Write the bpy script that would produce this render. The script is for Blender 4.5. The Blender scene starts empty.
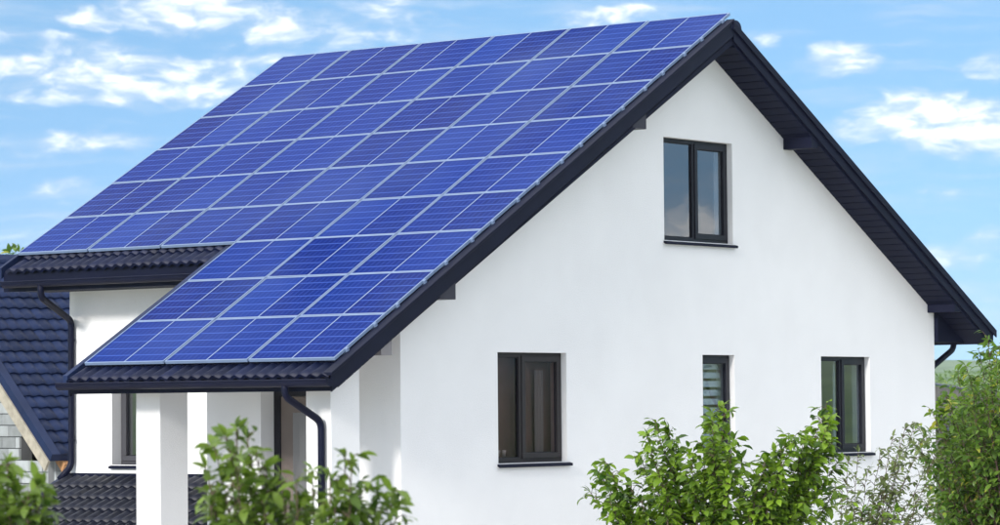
import bpy, bmesh, math, random
from mathutils import Vector, Matrix, noise
R = math.radians
random.seed(7)
scene = bpy.context.scene
COL = scene.collection

# ------------------------------------------------------------------ camera
CAM = Vector((-35.276, -23.390, 3.188))
RIGHT = Vector((0.61297693, -0.79005444, -0.00855954))
UP = Vector((-0.03021557, -0.03426605, 0.99895588))
FWD = Vector((0.78952283, 0.61207828, 0.04487624))
cam = bpy.data.cameras.new('camera'); cob = bpy.data.objects.new('camera', cam); COL.objects.link(cob)
cob.matrix_world = Matrix(((RIGHT.x, UP.x, -FWD.x, CAM.x), (RIGHT.y, UP.y, -FWD.y, CAM.y), (RIGHT.z, UP.z, -FWD.z, CAM.z), (0, 0, 0, 1)))
cam.lens = 3181.456 / 1000 * 36; cam.sensor_width = 36; cam.sensor_fit = 'HORIZONTAL'
cam.clip_start = 0.1; cam.clip_end = 20000
cam.dof.use_dof = True; cam.dof.focus_distance = 39; cam.dof.aperture_fstop = 5.0
scene.camera = cob
scene.render.resolution_x, scene.render.resolution_y = 1024, 538

# ------------------------------------------------------------------ light
SUN_EL = 24.0                       # degrees
SUN_DIR = Vector((-math.cos(R(7)), -math.sin(R(7)), 0)).normalized()   # horizontal direction towards the sun
EXPOSURE = 2.28
SKY_STRENGTH = 0.13
SUN_STRENGTH = 0.8
scene.view_settings.view_transform = 'Standard'; scene.view_settings.look = 'None'
scene.view_settings.exposure = EXPOSURE; scene.view_settings.gamma = 1

sl = bpy.data.lights.new('sun', 'SUN'); so = bpy.data.objects.new('sun', sl); COL.objects.link(so)
sl.energy = SUN_STRENGTH; sl.angle = R(10); sl.color = (1, 0.95, 0.88)
sd = Vector((SUN_DIR.x * math.cos(R(SUN_EL)), SUN_DIR.y * math.cos(R(SUN_EL)), math.sin(R(SUN_EL))))
so.rotation_euler = sd.to_track_quat('Z', 'Y').to_euler(); so.location = (-20, 10, 30)

world = bpy.data.worlds.new("World"); scene.world = world; world.use_nodes = True
wt = world.node_tree; wt.nodes.clear()
def wn(t, **k):
    n = wt.nodes.new(t)
    for a, b in k.items(): setattr(n, a, b)
    return n
def wmath(op, a, b=None, clamp=False):
    n = wn('ShaderNodeMath', operation=op); n.use_clamp = clamp
    for i, v in enumerate((a, b)):
        if v is None: continue
        if isinstance(v, (int, float)): n.inputs[i].default_value = v
        else: wt.links.new(v, n.inputs[i])
    return n.outputs[0]
L = wt.links.new
geo = wn('ShaderNodeNewGeometry'); sep = wn('ShaderNodeSeparateXYZ')
neg = wn('ShaderNodeVectorMath', operation='SCALE'); neg.inputs['Scale'].default_value = 1.0
tc = wn('ShaderNodeTexCoord'); L(tc.outputs['Generated'], sep.inputs[0])
X_, Y_, Z_ = sep.outputs
cmb = wn('ShaderNodeCombineXYZ'); L(X_, cmb.inputs[0]); L(Y_, cmb.inputs[1])
L(wmath('ADD', wmath('MULTIPLY', Z_, 0.85), 0.27), cmb.inputs[2])
sky = wn('ShaderNodeTexSky', sky_type='NISHITA'); sky.sun_disc = False
sky.sun_elevation = R(SUN_EL); sky.sun_rotation = math.atan2(SUN_DIR.x, SUN_DIR.y)
sky.altitude = 200; sky.air_density = 1.0; sky.dust_density = 0.4; sky.ozone_density = 2.0
L(cmb.outputs[0], sky.inputs[0])
hs = wn('ShaderNodeHueSaturation'); hs.inputs['Hue'].default_value = 0.488; hs.inputs['Saturation'].default_value = 1.10; hs.inputs['Value'].default_value = 0.35
L(sky.outputs[0], hs.inputs['Color'])
# clouds in real directions (azimuth from +Y, elevation)
AZ = wmath('MULTIPLY', wmath('ARCTAN2', X_, Y_), 57.2958)
EL = wmath('MULTIPLY', wmath('ARCSINE', Z_), 57.2958)
# azimuth, elevation, half width, half height, weight (degrees)
CLOUDS = [(124.20, 3.00, 0.80, 0.55, 1.10),
          (133.00, 7.50, 3.00, 1.00, 0.70),
          (46.48, 7.19, 1.12, 0.36, 1.00),
          (44.88, 6.95, 0.49, 0.18, 0.85),
          (48.14, 6.87, 0.54, 0.36, 0.90),
          (45.59, 6.04, 3.06, 0.29, 0.80),
          (45.94, 5.72, 2.70, 0.26, 0.80),
          (44.52, 6.48, 1.44, 0.18, 0.50),
          (50.17, 7.11, 0.81, 0.29, 0.55),
          (49.18, 6.69, 1.62, 0.47, 0.50),
          (44.69, 4.74, 1.35, 0.23, 0.55),
          (45.85, 4.79, 0.25, 0.16, 0.50),
          (44.37, 3.94, 0.54, 0.13, 0.50),
          (54.33, 6.95, 1.01, 0.16, 0.80),
          (57.03, 6.50, 0.29, 0.18, 0.50),
          (58.33, 6.10, 0.61, 0.27, 0.80),
          (59.87, 5.09, 1.19, 0.40, 1.05),
          (60.75, 4.86, 1.35, 0.43, 1.00),
          (58.89, 4.89, 0.81, 0.25, 0.70),
          (61.03, 5.95, 0.47, 0.23, 0.60),
          (60.29, 3.76, 0.68, 0.16, 0.50),
          (60.90, 2.93, 0.43, 0.16, 0.55),
          (60.36, 2.55, 0.68, 0.22, 0.45),
          (43.98, 3.37, 0.72, 0.36, 0.30),
          (60.44, 1.80, 1.08, 0.22, 0.30)]
nzv = wn('ShaderNodeCombineXYZ'); L(AZ, nzv.inputs[0]); L(wmath('MULTIPLY', EL, 2.2), nzv.inputs[1])
warp = wn('ShaderNodeTexNoise'); warp.inputs['Scale'].default_value = 0.55; warp.inputs['Detail'].default_value = 4; L(nzv.outputs[0], warp.inputs['Vector'])
wv = wn('ShaderNodeVectorMath', operation='MULTIPLY_ADD'); L(warp.outputs['Color'], wv.inputs[0]); wv.inputs[1].default_value = (1.6, 1.1, 0); L(nzv.outputs[0], wv.inputs[2])
nz = wn('ShaderNodeTexNoise'); nz.inputs['Scale'].default_value = 1.7; nz.inputs['Detail'].default_value = 10; nz.inputs['Roughness'].default_value = 0.54
L(wv.outputs[0], nz.inputs['Vector'])
wsc = wn('ShaderNodeVectorMath', operation='MULTIPLY'); L(wv.outputs[0], wsc.inputs[0]); wsc.inputs[1].default_value = (0.35, 1.5, 1)
nzs = wn('ShaderNodeTexNoise'); nzs.inputs['Scale'].default_value = 1.0; nzs.inputs['Detail'].default_value = 10; nzs.inputs['Roughness'].default_value = 0.6
L(wsc.outputs[0], nzs.inputs['Vector'])
nz2 = wn('ShaderNodeTexNoise'); nz2.inputs['Scale'].default_value = 0.10; nz2.inputs['Detail'].default_value = 7; nz2.inputs['Roughness'].default_value = 0.6
L(nzv.outputs[0], nz2.inputs['Vector'])
def ellipse(AZn, ELn, a, e, w, h, k):
    dx = wmath('DIVIDE', wmath('SUBTRACT', AZn, a), w); dy = wmath('DIVIDE', wmath('SUBTRACT', ELn, e), h)
    q = wmath('ADD', wmath('MULTIPLY', dx, dx), wmath('MULTIPLY', dy, dy))
    return wmath('MULTIPLY', wmath('SUBTRACT', 1.0, q, True), k)
# cloud outlines wander with the warp noise
wsep = wn('ShaderNodeSeparateXYZ'); L(warp.outputs['Color'], wsep.inputs[0])
AZw = wmath('ADD', AZ, wmath('MULTIPLY', wmath('SUBTRACT', wsep.outputs[0], 0.5), 1.3))
ELw = wmath('ADD', EL, wmath('MULTIPLY', wmath('SUBTRACT', wsep.outputs[1], 0.5), 0.7))
tot = None
for (a, e, w, h, k) in CLOUDS:
    v = ellipse(AZw, ELw, a, e, w*1.5, h*1.6, k); tot = v if tot is None else wmath('MAXIMUM', tot, v)
def smooth(v, lo, hi_, out=1.0):
    n = wn('ShaderNodeMapRange', interpolation_type='SMOOTHSTEP'); L(v, n.inputs[0]); n.inputs[1].default_value = lo; n.inputs[2].default_value = hi_; n.inputs[4].default_value = out; return n.outputs[0]
puff = wmath('MULTIPLY', wmath('SUBTRACT', nz.outputs['Fac'], 0.5), 2.1)
streak = wmath('MULTIPLY', wmath('SUBTRACT', nzs.outputs['Fac'], 0.5), 1.3)
dens = wmath('ADD', wmath('MULTIPLY', tot, 1.2), wmath('ADD', puff, streak))
near_c = wmath('MULTIPLY', smooth(dens, -0.1, 1.6), wmath('MULTIPLY', tot, 2.6, True))
wisp = wmath('MULTIPLY', smooth(wmath('ADD', nzs.outputs['Fac'], wmath('MULTIPLY', nz2.outputs['Fac'], 0.8)), 0.82, 1.22, 0.45), 1.0)
high = smooth(EL, 7.0, 13)
c2 = wmath('MULTIPLY', smooth(wmath('ADD', nz2.outputs['Fac'], wmath('MULTIPLY', nz.outputs['Fac'], 0.16)), 0.40, 0.58), wmath('MULTIPLY', high, 0.92))  # high clouds out of view, made dense and bright to fill the shaded gable
call = wmath('MAXIMUM', wmath('MAXIMUM', near_c, c2), wisp)
shade = wn('ShaderNodeMix', data_type='RGBA'); L(smooth(wmath('ADD', dens, wmath('MULTIPLY', puff, 0.6)), 0.3, 1.6), shade.inputs[0])
shade.inputs[6].default_value = (1.15, 1.35, 1.6, 1); shade.inputs[7].default_value = (2.3, 2.35, 2.4, 1)
lit = wn('ShaderNodeMix', data_type='RGBA'); L(high, lit.inputs[0]); L(shade.outputs[2], lit.inputs[6]); lit.inputs[7].default_value = (2.45, 2.52, 2.68, 1)
mix = wn('ShaderNodeMix', data_type='RGBA'); L(call, mix.inputs[0]); L(hs.outputs[0], mix.inputs[6]); L(lit.outputs[2], mix.inputs[7])
bg = wn('ShaderNodeBackground'); bg.inputs['Strength'].default_value = SKY_STRENGTH; L(mix.outputs[2], bg.inputs[0])
wo = wn('ShaderNodeOutputWorld'); L(bg.outputs[0], wo.inputs[0])

# ------------------------------------------------------------------ materials
def mat(name, col, rough=0.6, metal=0.0, spec=0.5, bump=0.0, bscale=40, var=0.0, vscale=3, col2=None, coat=0.0, sub=0.0, trans=0.0):
    m = bpy.data.materials.new(name); m.use_nodes = True; t = m.node_tree; p = t.nodes['Principled BSDF']
    p.inputs['Roughness'].default_value = rough; p.inputs['Metallic'].default_value = metal
    p.inputs['Specular IOR Level'].default_value = spec; p.inputs['Coat Weight'].default_value = coat
    p.inputs['Base Color'].default_value = (*col, 1)
    tcn = t.nodes.new('ShaderNodeTexCoord')
    if var or col2:
        n = t.nodes.new('ShaderNodeTexNoise'); n.inputs['Scale'].default_value = vscale; n.inputs['Detail'].default_value = 6
        t.links.new(tcn.outputs['Object'], n.inputs['Vector'])
        mx = t.nodes.new('ShaderNodeMix'); mx.data_type = 'RGBA'
        mr = t.nodes.new('ShaderNodeMapRange'); mr.inputs[1].default_value = 0.3; mr.inputs[2].default_value = 0.7
        t.links.new(n.outputs['Fac'], mr.inputs[0]); t.links.new(mr.outputs[0], mx.inputs[0])
        a = tuple(c * (1 - var) for c in col); b = col2 if col2 else tuple(min(1, c * (1 + var)) for c in col)
        mx.inputs[6].default_value = (*a, 1); mx.inputs[7].default_value = (*b, 1)
        t.links.new(mx.outputs[2], p.inputs['Base Color'])
    if bump:
        n = t.nodes.new('ShaderNodeTexNoise'); n.inputs['Scale'].default_value = bscale; n.inputs['Detail'].default_value = 5
        t.links.new(tcn.outputs['Object'], n.inputs['Vector'])
        b = t.nodes.new('ShaderNodeBump'); b.inputs['Strength'].default_value = bump; b.inputs['Distance'].default_value = 0.02
        t.links.new(n.outputs['Fac'], b.inputs['Height']); t.links.new(b.outputs[0], p.inputs['Normal'])
    return m
def plaster_mat():
    m = mat('white_plaster', (0.83, 0.835, 0.85), 0.9, spec=0.2, bump=0.25, bscale=90)
    t = m.node_tree; p = t.nodes['Principled BSDF']; tcn = t.nodes['Texture Coordinate']
    mp = t.nodes.new('ShaderNodeMapping'); mp.inputs['Scale'].default_value = (1.2, 1.2, 0.9); t.links.new(tcn.outputs['Object'], mp.inputs[0])
    n = t.nodes.new('ShaderNodeTexNoise'); n.inputs['Scale'].default_value = 1.2; n.inputs['Detail'].default_value = 8; n.inputs['Roughness'].default_value = 0.65
    t.links.new(mp.outputs[0], n.inputs['Vector'])
    nb = t.nodes.new('ShaderNodeTexNoise'); nb.inputs['Scale'].default_value = 2.2; nb.inputs['Detail'].default_value = 3; t.links.new(tcn.outputs['Object'], nb.inputs['Vector'])
    b2 = t.nodes.new('ShaderNodeBump'); b2.inputs['Strength'].default_value = 0.22; b2.inputs['Distance'].default_value = 0.02
    t.links.new(nb.outputs['Fac'], b2.inputs['Height']); t.links.new(t.nodes['Bump'].outputs[0], b2.inputs['Normal']); t.links.new(b2.outputs[0], p.inputs['Normal'])
    r = t.nodes.new('ShaderNodeValToRGB'); r.color_ramp.elements[0].position = 0.3; r.color_ramp.elements[0].color = (0.815, 0.818, 0.828, 1)
    r.color_ramp.elements[1].position = 0.65; r.color_ramp.elements[1].color = (0.85, 0.855, 0.865, 1)
    t.links.new(n.outputs['Fac'], r.inputs[0]); t.links.new(r.outputs[0], p.inputs['Base Color'])
    return m
def cell_mat():
    # monocrystalline cells: UV.x counts cells along the ridge, UV.y counts cells up the slope
    m = bpy.data.materials.new('solar_cells'); m.use_nodes = True; t = m.node_tree; p = t.nodes['Principled BSDF']
    N = t.nodes.new; l = t.links.new
    uv = N('ShaderNodeUVMap'); s = N('ShaderNodeSeparateXYZ'); l(uv.outputs[0], s.inputs[0])
    def mth(op, a, b=None):
        n = N('ShaderNodeMath'); n.operation = op
        for i, v in enumerate((a, b)):
            if v is None: continue
            if isinstance(v, (int, float)): n.inputs[i].default_value = v
            else: l(v, n.inputs[i])
        return n.outputs[0]
    def line(v, half):     # 1 on the line at whole numbers
        fr = mth('FRACT', v); d = mth('MINIMUM', fr, mth('SUBTRACT', 1.0, fr))
        return mth('LESS_THAN', d, half)
    gy = line(s.outputs[1], 0.05); gx = line(s.outputs[0], 0.055)
    bus = mth('MULTIPLY', line(mth('ADD', mth('MULTIPLY', s.outputs[1], 4.0), 0.5), 0.06), 0.12)
    ln = mth('MAXIMUM', mth('MAXIMUM', mth('MULTIPLY', gy, 0.8), mth('MULTIPLY', gx, 0.5)), bus)
    fl = N('ShaderNodeVectorMath'); fl.operation = 'FLOOR'; l(uv.outputs[0], fl.inputs[0])
    wnz = N('ShaderNodeTexWhiteNoise'); wnz.noise_dimensions = '3D'; 
    oi = N('ShaderNodeObjectInfo'); cb = N('ShaderNodeVectorMath'); cb.operation = 'ADD'
    l(fl.outputs[0], cb.inputs[0]); l(oi.outputs['Random'], cb.inputs[1]); l(cb.outputs[0], wnz.inputs['Vector'])
    v1 = N('ShaderNodeMix'); v1.data_type = 'RGBA'; l(wnz.outputs['Value'], v1.inputs[0])
    v1.inputs[6].default_value = (0.0003, 0.0070, 0.100, 1); v1.inputs[7].default_value = (0.0005, 0.0092, 0.125, 1)
    v0 = N('ShaderNodeMix'); v0.data_type = 'RGBA'; l(mth('MULTIPLY', oi.outputs['Random'], 0.8), v0.inputs[0]); l(v1.outputs[2], v0.inputs[6]); v0.inputs[7].default_value = (0.005, 0.027, 0.19, 1)
    v2 = N('ShaderNodeMix'); v2.data_type = 'RGBA'; l(ln, v2.inputs[0]); l(v0.outputs[2], v2.inputs[6]); v2.inputs[7].default_value = (0.045, 0.10, 0.40, 1)
    gp_ = N('ShaderNodeNewGeometry'); dn = N('ShaderNodeTexNoise'); dn.inputs['Scale'].default_value = 0.45; dn.inputs['Detail'].default_value = 5; l(gp_.outputs['Position'], dn.inputs['Vector'])
    dm = N('ShaderNodeMapRange'); dm.inputs[1].default_value = 0.42; dm.inputs[2].default_value = 0.75; dm.inputs[4].default_value = 0.16; l(dn.outputs['Fac'], dm.inputs[0])
    v3 = N('ShaderNodeMix'); v3.data_type = 'RGBA'; l(dm.outputs[0], v3.inputs[0]); l(v2.outputs[2], v3.inputs[6]); v3.inputs[7].default_value = (0.10, 0.15, 0.30, 1)   # dust, and a pale sky sheen put into the colour
    l(v3.outputs[2], p.inputs['Base Color']); p.inputs['Roughness'].default_value = 0.45
    p.inputs['Specular IOR Level'].default_value = 0.0; p.inputs['Coat Weight'].default_value = 0.24; p.inputs['Coat Roughness'].default_value = 0.06; p.inputs['Coat IOR'].default_value = 1.3
    return m
def glass_mat(name, tint=(0.86, 0.9, 0.93), ior=1.9, rough=0.0):
    m = bpy.data.materials.new(name); m.use_nodes = True; t = m.node_tree; t.nodes.clear(); N = t.nodes.new
    tr = N('ShaderNodeBsdfTransparent'); tr.inputs[0].default_value = (*tint, 1)
    gl = N('ShaderNodeBsdfGlossy'); gl.inputs['Roughness'].default_value = rough
    tcn = N('ShaderNodeTexCoord'); n = N('ShaderNodeTexNoise'); n.inputs['Scale'].default_value = 1.1; b = N('ShaderNodeBump'); b.inputs['Strength'].default_value = 0.03; b.inputs['Distance'].default_value = 0.05
    t.links.new(tcn.outputs['Object'], n.inputs['Vector']); t.links.new(n.outputs[0], b.inputs['Height']); t.links.new(b.outputs[0], gl.inputs['Normal'])
    fr = N('ShaderNodeFresnel'); fr.inputs[0].default_value = ior
    mx = N('ShaderNodeMixShader'); ge = N('ShaderNodeNewGeometry'); bk = N('ShaderNodeMath'); bk.operation = 'SUBTRACT'; bk.inputs[0].default_value = 1.0; t.links.new(ge.outputs['Backfacing'], bk.inputs[1])
    ml = N('ShaderNodeMath'); ml.operation = 'MULTIPLY'; t.links.new(fr.outputs[0], ml.inputs[0]); t.links.new(bk.outputs[0], ml.inputs[1])
    t.links.new(ml.outputs[0], mx.inputs[0]); t.links.new(tr.outputs[0], mx.inputs[1]); t.links.new(gl.outputs[0], mx.inputs[2])
    o = N('ShaderNodeOutputMaterial'); t.links.new(mx.outputs[0], o.inputs[0]); return m
def leaf_mat(name, c1, c2, trans=0.35, young=None):
    m = bpy.data.materials.new(name); m.use_nodes = True; t = m.node_tree; p = t.nodes['Principled BSDF']; N = t.nodes.new; l = t.links.new
    g = N('ShaderNodeNewGeometry'); tcn = N('ShaderNodeTexCoord'); oi = N('ShaderNodeObjectInfo')
    ns = N('ShaderNodeTexNoise'); ns.inputs['Scale'].default_value = 3.0; l(g.outputs['Position'], ns.inputs['Vector'])
    ad = N('ShaderNodeMath'); ad.operation = 'ADD'; l(g.outputs['Random Per Island'], ad.inputs[0]); l(oi.outputs['Random'], ad.inputs[1])
    frc = N('ShaderNodeMath'); frc.operation = 'FRACT'; l(ad.outputs[0], frc.inputs[0])
    a2 = N('ShaderNodeMath'); a2.operation = 'MULTIPLY_ADD'; l(frc.outputs[0], a2.inputs[0]); a2.inputs[1].default_value = 0.75; l(ns.outputs['Fac'], a2.inputs[2])
    mr = N('ShaderNodeMapRange'); mr.inputs[1].default_value = 0.4; mr.inputs[2].default_value = 1.3; l(a2.outputs[0], mr.inputs[0])
    rp = N('ShaderNodeValToRGB'); rp.color_ramp.elements[0].color = (*c1, 1); rp.color_ramp.elements[1].color = (*c2, 1)
    rp.color_ramp.elements[1].position = 0.9
    if young: e = rp.color_ramp.elements.new(1.0); e.color = (*young, 1)
    l(mr.outputs[0], rp.inputs[0]); l(rp.outputs[0], p.inputs['Base Color'])
    p.inputs['Roughness'].default_value = 0.42; p.inputs['Specular IOR Level'].default_value = 0.4
    tl = N('ShaderNodeBsdfTranslucent'); hsn = N('ShaderNodeHueSaturation'); hsn.inputs['Value'].default_value = 1.7; hsn.inputs['Saturation'].default_value = 1.1; l(rp.outputs[0], hsn.inputs['Color']); l(hsn.outputs[0], tl.inputs[0])
    mx = N('ShaderNodeMixShader'); mx.inputs[0].default_value = trans; l(p.outputs[0], mx.inputs[1]); l(tl.outputs[0], mx.inputs[2])
    l(mx.outputs[0], t.nodes['Material Output'].inputs[0]); return m

M = {}
M['plaster'] = plaster_mat()
M['trim'] = mat('anthracite_metal', (0.0036, 0.0054, 0.0205), 0.5, spec=0.16, var=0.18, vscale=2, bump=0.05, bscale=15)
M['soffit'] = mat('dark_soffit', (0.0042, 0.0065, 0.024), 0.6, spec=0.15, var=0.2, vscale=4)
M['tile'] = mat('blue_metal_tile', (0.0050, 0.0090, 0.034), 0.5, spec=0.22, var=0.25, vscale=1.5, bump=0.04, bscale=60)
M['tile_grey'] = mat('grey_metal_tile', (0.009, 0.011, 0.022), 0.45, spec=0.3, var=0.25, vscale=1.5, bump=0.04, bscale=60)
M['tile_far'] = mat('blue_grey_metal_tile', (0.0085, 0.018, 0.058), 0.55, spec=0.2, var=0.25, vscale=1.2, bump=0.04, bscale=50)
M['purlin'] = mat('lit_trim_metal', (0.042, 0.042, 0.058), 0.5, spec=0.2)  # trim metal made lighter: light on the left purlins put into the colour
M['frame'] = mat('window_frame_anthracite', (0.009, 0.009, 0.016), 0.4, spec=0.35)
M['frame_brown'] = mat('window_frame_brown_grey', (0.026, 0.023, 0.025), 0.5, spec=0.3)
M['alu'] = mat('anodised_aluminium', (0.20, 0.28, 0.44), 0.4, metal=0.1, spec=0.6, var=0.05)
M['cells'] = cell_mat()
M['frame_grey'] = mat('window_frame_grey', (0.06, 0.06, 0.07), 0.45, spec=0.4)
M['glass'] = glass_mat('window_glass', ior=3.3)
M['glass_dull'] = glass_mat('insect_screened_glass', (0.75, 0.70, 0.69), ior=1.45, rough=0.1)
M['inside'] = mat('interior_plaster', (0.45, 0.42, 0.38), 0.9, var=0.1)
M['floor'] = mat('interior_floor', (0.22, 0.14, 0.08), 0.6, var=0.2)
M['curtain'] = mat('curtain_cloth', (0.62, 0.68, 0.72), 0.9, var=0.1)
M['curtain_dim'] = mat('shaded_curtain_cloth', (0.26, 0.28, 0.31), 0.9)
M['blind'] = mat('blind_cloth', (0.62, 0.70, 0.78), 0.8)
M['door'] = mat('door_panel', (0.16, 0.13, 0.115), 0.35, var=0.1)
M['block'] = mat('aerated_block', (0.29, 0.31, 0.32), 0.95, bump=0.3, bscale=60, var=0.12, vscale=6)
M['mortar'] = mat('mortar', (0.12, 0.125, 0.13), 0.95, bump=0.4, bscale=40, var=0.1)
M['wood_pale'] = mat('verge_timber', (0.34, 0.31, 0.25), 0.8, var=0.2, vscale=8)
M['wood_orange'] = mat('rafter_timber', (0.42, 0.22, 0.10), 0.8, var=0.3, vscale=10)
M['fence'] = mat('weathered_fence', (0.13, 0.12, 0.12), 0.8, var=0.3, vscale=3)
M['bark'] = mat('bark', (0.09, 0.065, 0.045), 0.9, var=0.35, vscale=12, bump=0.5, bscale=30)
M['bark_red'] = mat('reddish_bark', (0.075, 0.045, 0.035), 0.85, var=0.3, vscale=12)
M['grass'] = mat('grass', (0.06, 0.11, 0.03), 0.95, col2=(0.14, 0.2, 0.06), vscale=0.25, bump=0.5, bscale=8)
M['cup'] = mat('white_ceramic', (0.7, 0.75, 0.8), 0.3)
for _m in (M['tile'], M['tile_grey'], M['tile_far'], M['block']):       # each tile and block a slightly different tone
    _t = _m.node_tree; _p = _t.nodes['Principled BSDF']; _s = _p.inputs['Base Color'].links[0].from_socket
    _o = _t.nodes.new('ShaderNodeObjectInfo'); _r = _t.nodes.new('ShaderNodeMapRange'); _r.inputs[3].default_value = 0.72; _r.inputs[4].default_value = 1.3; _t.links.new(_o.outputs['Random'], _r.inputs[0])
    _h = _t.nodes.new('ShaderNodeHueSaturation'); _t.links.new(_r.outputs[0], _h.inputs['Value']); _t.links.new(_s, _h.inputs['Color']); _t.links.new(_h.outputs[0], _p.inputs['Base Color'])
M['leafA'] = leaf_mat('cherry_leaf', (0.030, 0.078, 0.008), (0.20, 0.32, 0.032))
M['leafB'] = leaf_mat('olive_leaf', (0.06, 0.085, 0.03), (0.19, 0.24, 0.09), 0.4)
M['leafC'] = leaf_mat('shrub_leaf', (0.035, 0.085, 0.012), (0.15, 0.25, 0.04), 0.42, young=(0.36, 0.36, 0.06))
M['leafF'] = leaf_mat('near_leaf', (0.038, 0.080, 0.013), (0.16, 0.24, 0.04), 0.35)
M['leafD'] = leaf_mat('garden_leaf', (0.03, 0.06, 0.015), (0.08, 0.13, 0.03), 0.3)

# ------------------------------------------------------------------ object helpers
def tag(o, label=None, cat=None, group=None, kind=None):
    if label: o['label'] = label
    if cat: o['category'] = cat
    if group: o['group'] = group
    if kind: o['kind'] = kind
    return o
def empty(name, loc, label=None, cat=None, group=None):
    o = bpy.data.objects.new(name, None); COL.objects.link(o); o.location = loc; o.empty_display_size = 0.2
    return tag(o, label, cat, group)
class MB:
    def __init__(s): s.v = []; s.f = []; s.uv = None
    def add(s, vs, fs):
        b = len(s.v); s.v += [tuple(v) for v in vs]; s.f += [tuple(b + i for i in f) for f in fs]; return s
    def box(s, x0, x1, y0, y1, z0, z1):
        x0, x1 = sorted((x0, x1)); y0, y1 = sorted((y0, y1)); z0, z1 = sorted((z0, z1))
        return s.add([(x0,y0,z0),(x1,y0,z0),(x1,y1,z0),(x0,y1,z0),(x0,y0,z1),(x1,y0,z1),(x1,y1,z1),(x0,y1,z1)],
                     [(0,3,2,1),(4,5,6,7),(0,1,5,4),(1,2,6,5),(2,3,7,6),(3,0,4,7)])
    def prism_y(s, poly, y0, y1):      # poly in XZ, counter-clockwise seen from -Y
        n = len(poly); vs = [(x, y0, z) for x, z in poly] + [(x, y1, z) for x, z in poly]
        return s.add(vs, [tuple(range(n)), tuple(range(2*n-1, n-1, -1))] + [(i, i+n, (i+1) % n + n, (i+1) % n) for i in range(n)])
    def tube(s, pts, rad, k=10, caps=True, squash=None):
        pts = [Vector(p) for p in pts]; n = len(pts); rad = rad if isinstance(rad, (list, tuple)) else [rad]*n
        b = len(s.v); ref = Vector((0.31, 0.52, 0.8)).normalized()
        for i, p in enumerate(pts):
            d = (pts[min(i+1, n-1)] - pts[max(i-1, 0)]).normalized()
            a = d.cross(ref);
            if a.length < 1e-3: a = d.cross(Vector((1, 0, 0)))
            a.normalize(); c = d.cross(a)
            for j in range(k):
                t = 2*math.pi*j/k; q = p + (a*math.cos(t) + c*math.sin(t))*rad[i]; s.v.append(tuple(q))
        for i in range(n-1):
            for j in range(k):
                s.f.append((b+i*k+j, b+i*k+(j+1) % k, b+(i+1)*k+(j+1) % k, b+(i+1)*k+j))
        if caps: s.f.append(tuple(b+j for j in range(k))[::-1]); s.f.append(tuple(b+(n-1)*k+j for j in range(k)))
        return s
    def mesh(s, name, m, smooth=False):
        me = bpy.data.meshes.new(name); me.from_pydata(s.v, [], s.f); me.materials.append(m); me.update()
        if smooth:
            for p in me.polygons: p.use_smooth = True
        return me
    def build(s, name, m, parent=None, smooth=False, bevel=0, fix=True):
        me = s.mesh(name, m, smooth)
        if fix:
            bm = bmesh.new(); bm.from_mesh(me); bmesh.ops.recalc_face_normals(bm, faces=bm.faces[:])
            if bevel:
                bmesh.ops.bevel(bm, geom=[e for e in bm.edges if len(e.link_faces) == 2 and e.calc_face_angle() > 0.6], offset=bevel, segments=1, affect='EDGES', clamp_overlap=True)
            bm.to_mesh(me); bm.free()
        return link(name, me, parent)
def link(name, me, parent=None, mw=None):
    o = bpy.data.objects.new(name, me); COL.objects.link(o)
    if parent: o.parent = parent
    if mw is not None: o.matrix_basis = mw
    return o
def box(name, m, parent, *a, bevel=0.0): return MB().box(*a).build(name, m, parent, bevel=bevel)
def bez(p0, p1, p2, n=10):
    p0, p1, p2 = map(Vector, (p0, p1, p2)); return [p0*(1-t)**2 + p1*2*t*(1-t) + p2*t*t for t in [i/n for i in range(n+1)]]
def round_path(pts, r=0.08, n=4):
    pts = [Vector(p) for p in pts]; out = [pts[0]]
    for i in range(1, len(pts)-1):
        a = (pts[i-1]-pts[i]).normalized()*r; c = (pts[i+1]-pts[i]).normalized()*r
        out += bez(pts[i]+a, pts[i], pts[i]+c, n)
    return out + [pts[-1]]
def basis(o, u, v, n):
    u, v, n, o = map(Vector, (u, v, n, o))
    return Matrix(((u.x, v.x, n.x, o.x), (u.y, v.y, n.y, o.y), (u.z, v.z, n.z, o.z), (0, 0, 0, 1)))

# ------------------------------------------------------------------ dimensions of the house
TH = R(29.876); T = math.tan(TH); CT, ST = math.cos(TH), math.sin(TH)
ZR = 8.4                                   # top of the panel plane at the ridge
YF, YB = 0.404, 7.62                       # gable wall planes
XL, XR_, XBK = -6.507, 5.893, -4.80        # side wall planes
YJ = 4.02                                  # where the long porch roof ends
YROOF = 8.02
zl = lambda x, off=0: ZR + off + x*T       # left slope
zr = lambda x, off=0: 8.175 + off - x*T    # right slope

# ------------------------------------------------------------------ ground and hills
def terrain(x, y):
    r = math.hypot(x, y)
    bank = 1.5*min(1, max(0, (x + 0.35*y - 13)/8))
    h = bank
    if r > 120: h += (r-120)*0.0035*(1+0.5*noise.noise(Vector((x/300, y/300, 0))))
    if r > 300:
        t = min(1, (r-300)/500); h += t*(4 + 6*noise.noise(Vector((x/420, y/420, 3))) + 5*noise.noise(Vector((x/130, y/130, 8))))
    if r > 1100:
        t = min(1, (r-1100)/1100); t = t*t*(3-2*t); h += t*(15 + 13*noise.noise(Vector((x/1500, y/1500, 5))) + 9*noise.noise(Vector((x/350, y/350, 1))))
    return h
mb = MB(); rad = [0, 4, 8, 12, 16, 20, 25, 30, 40, 55, 75, 100] + [100*1.10**i for i in range(1, 36)]; NA = 180
mb.v.append((0, 0, 0))
for r in rad[1:]:
    for j in range(NA):
        a = 2*math.pi*j/NA; x, y = r*math.cos(a), r*math.sin(a); mb.v.append((x, y, terrain(x, y)))
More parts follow.
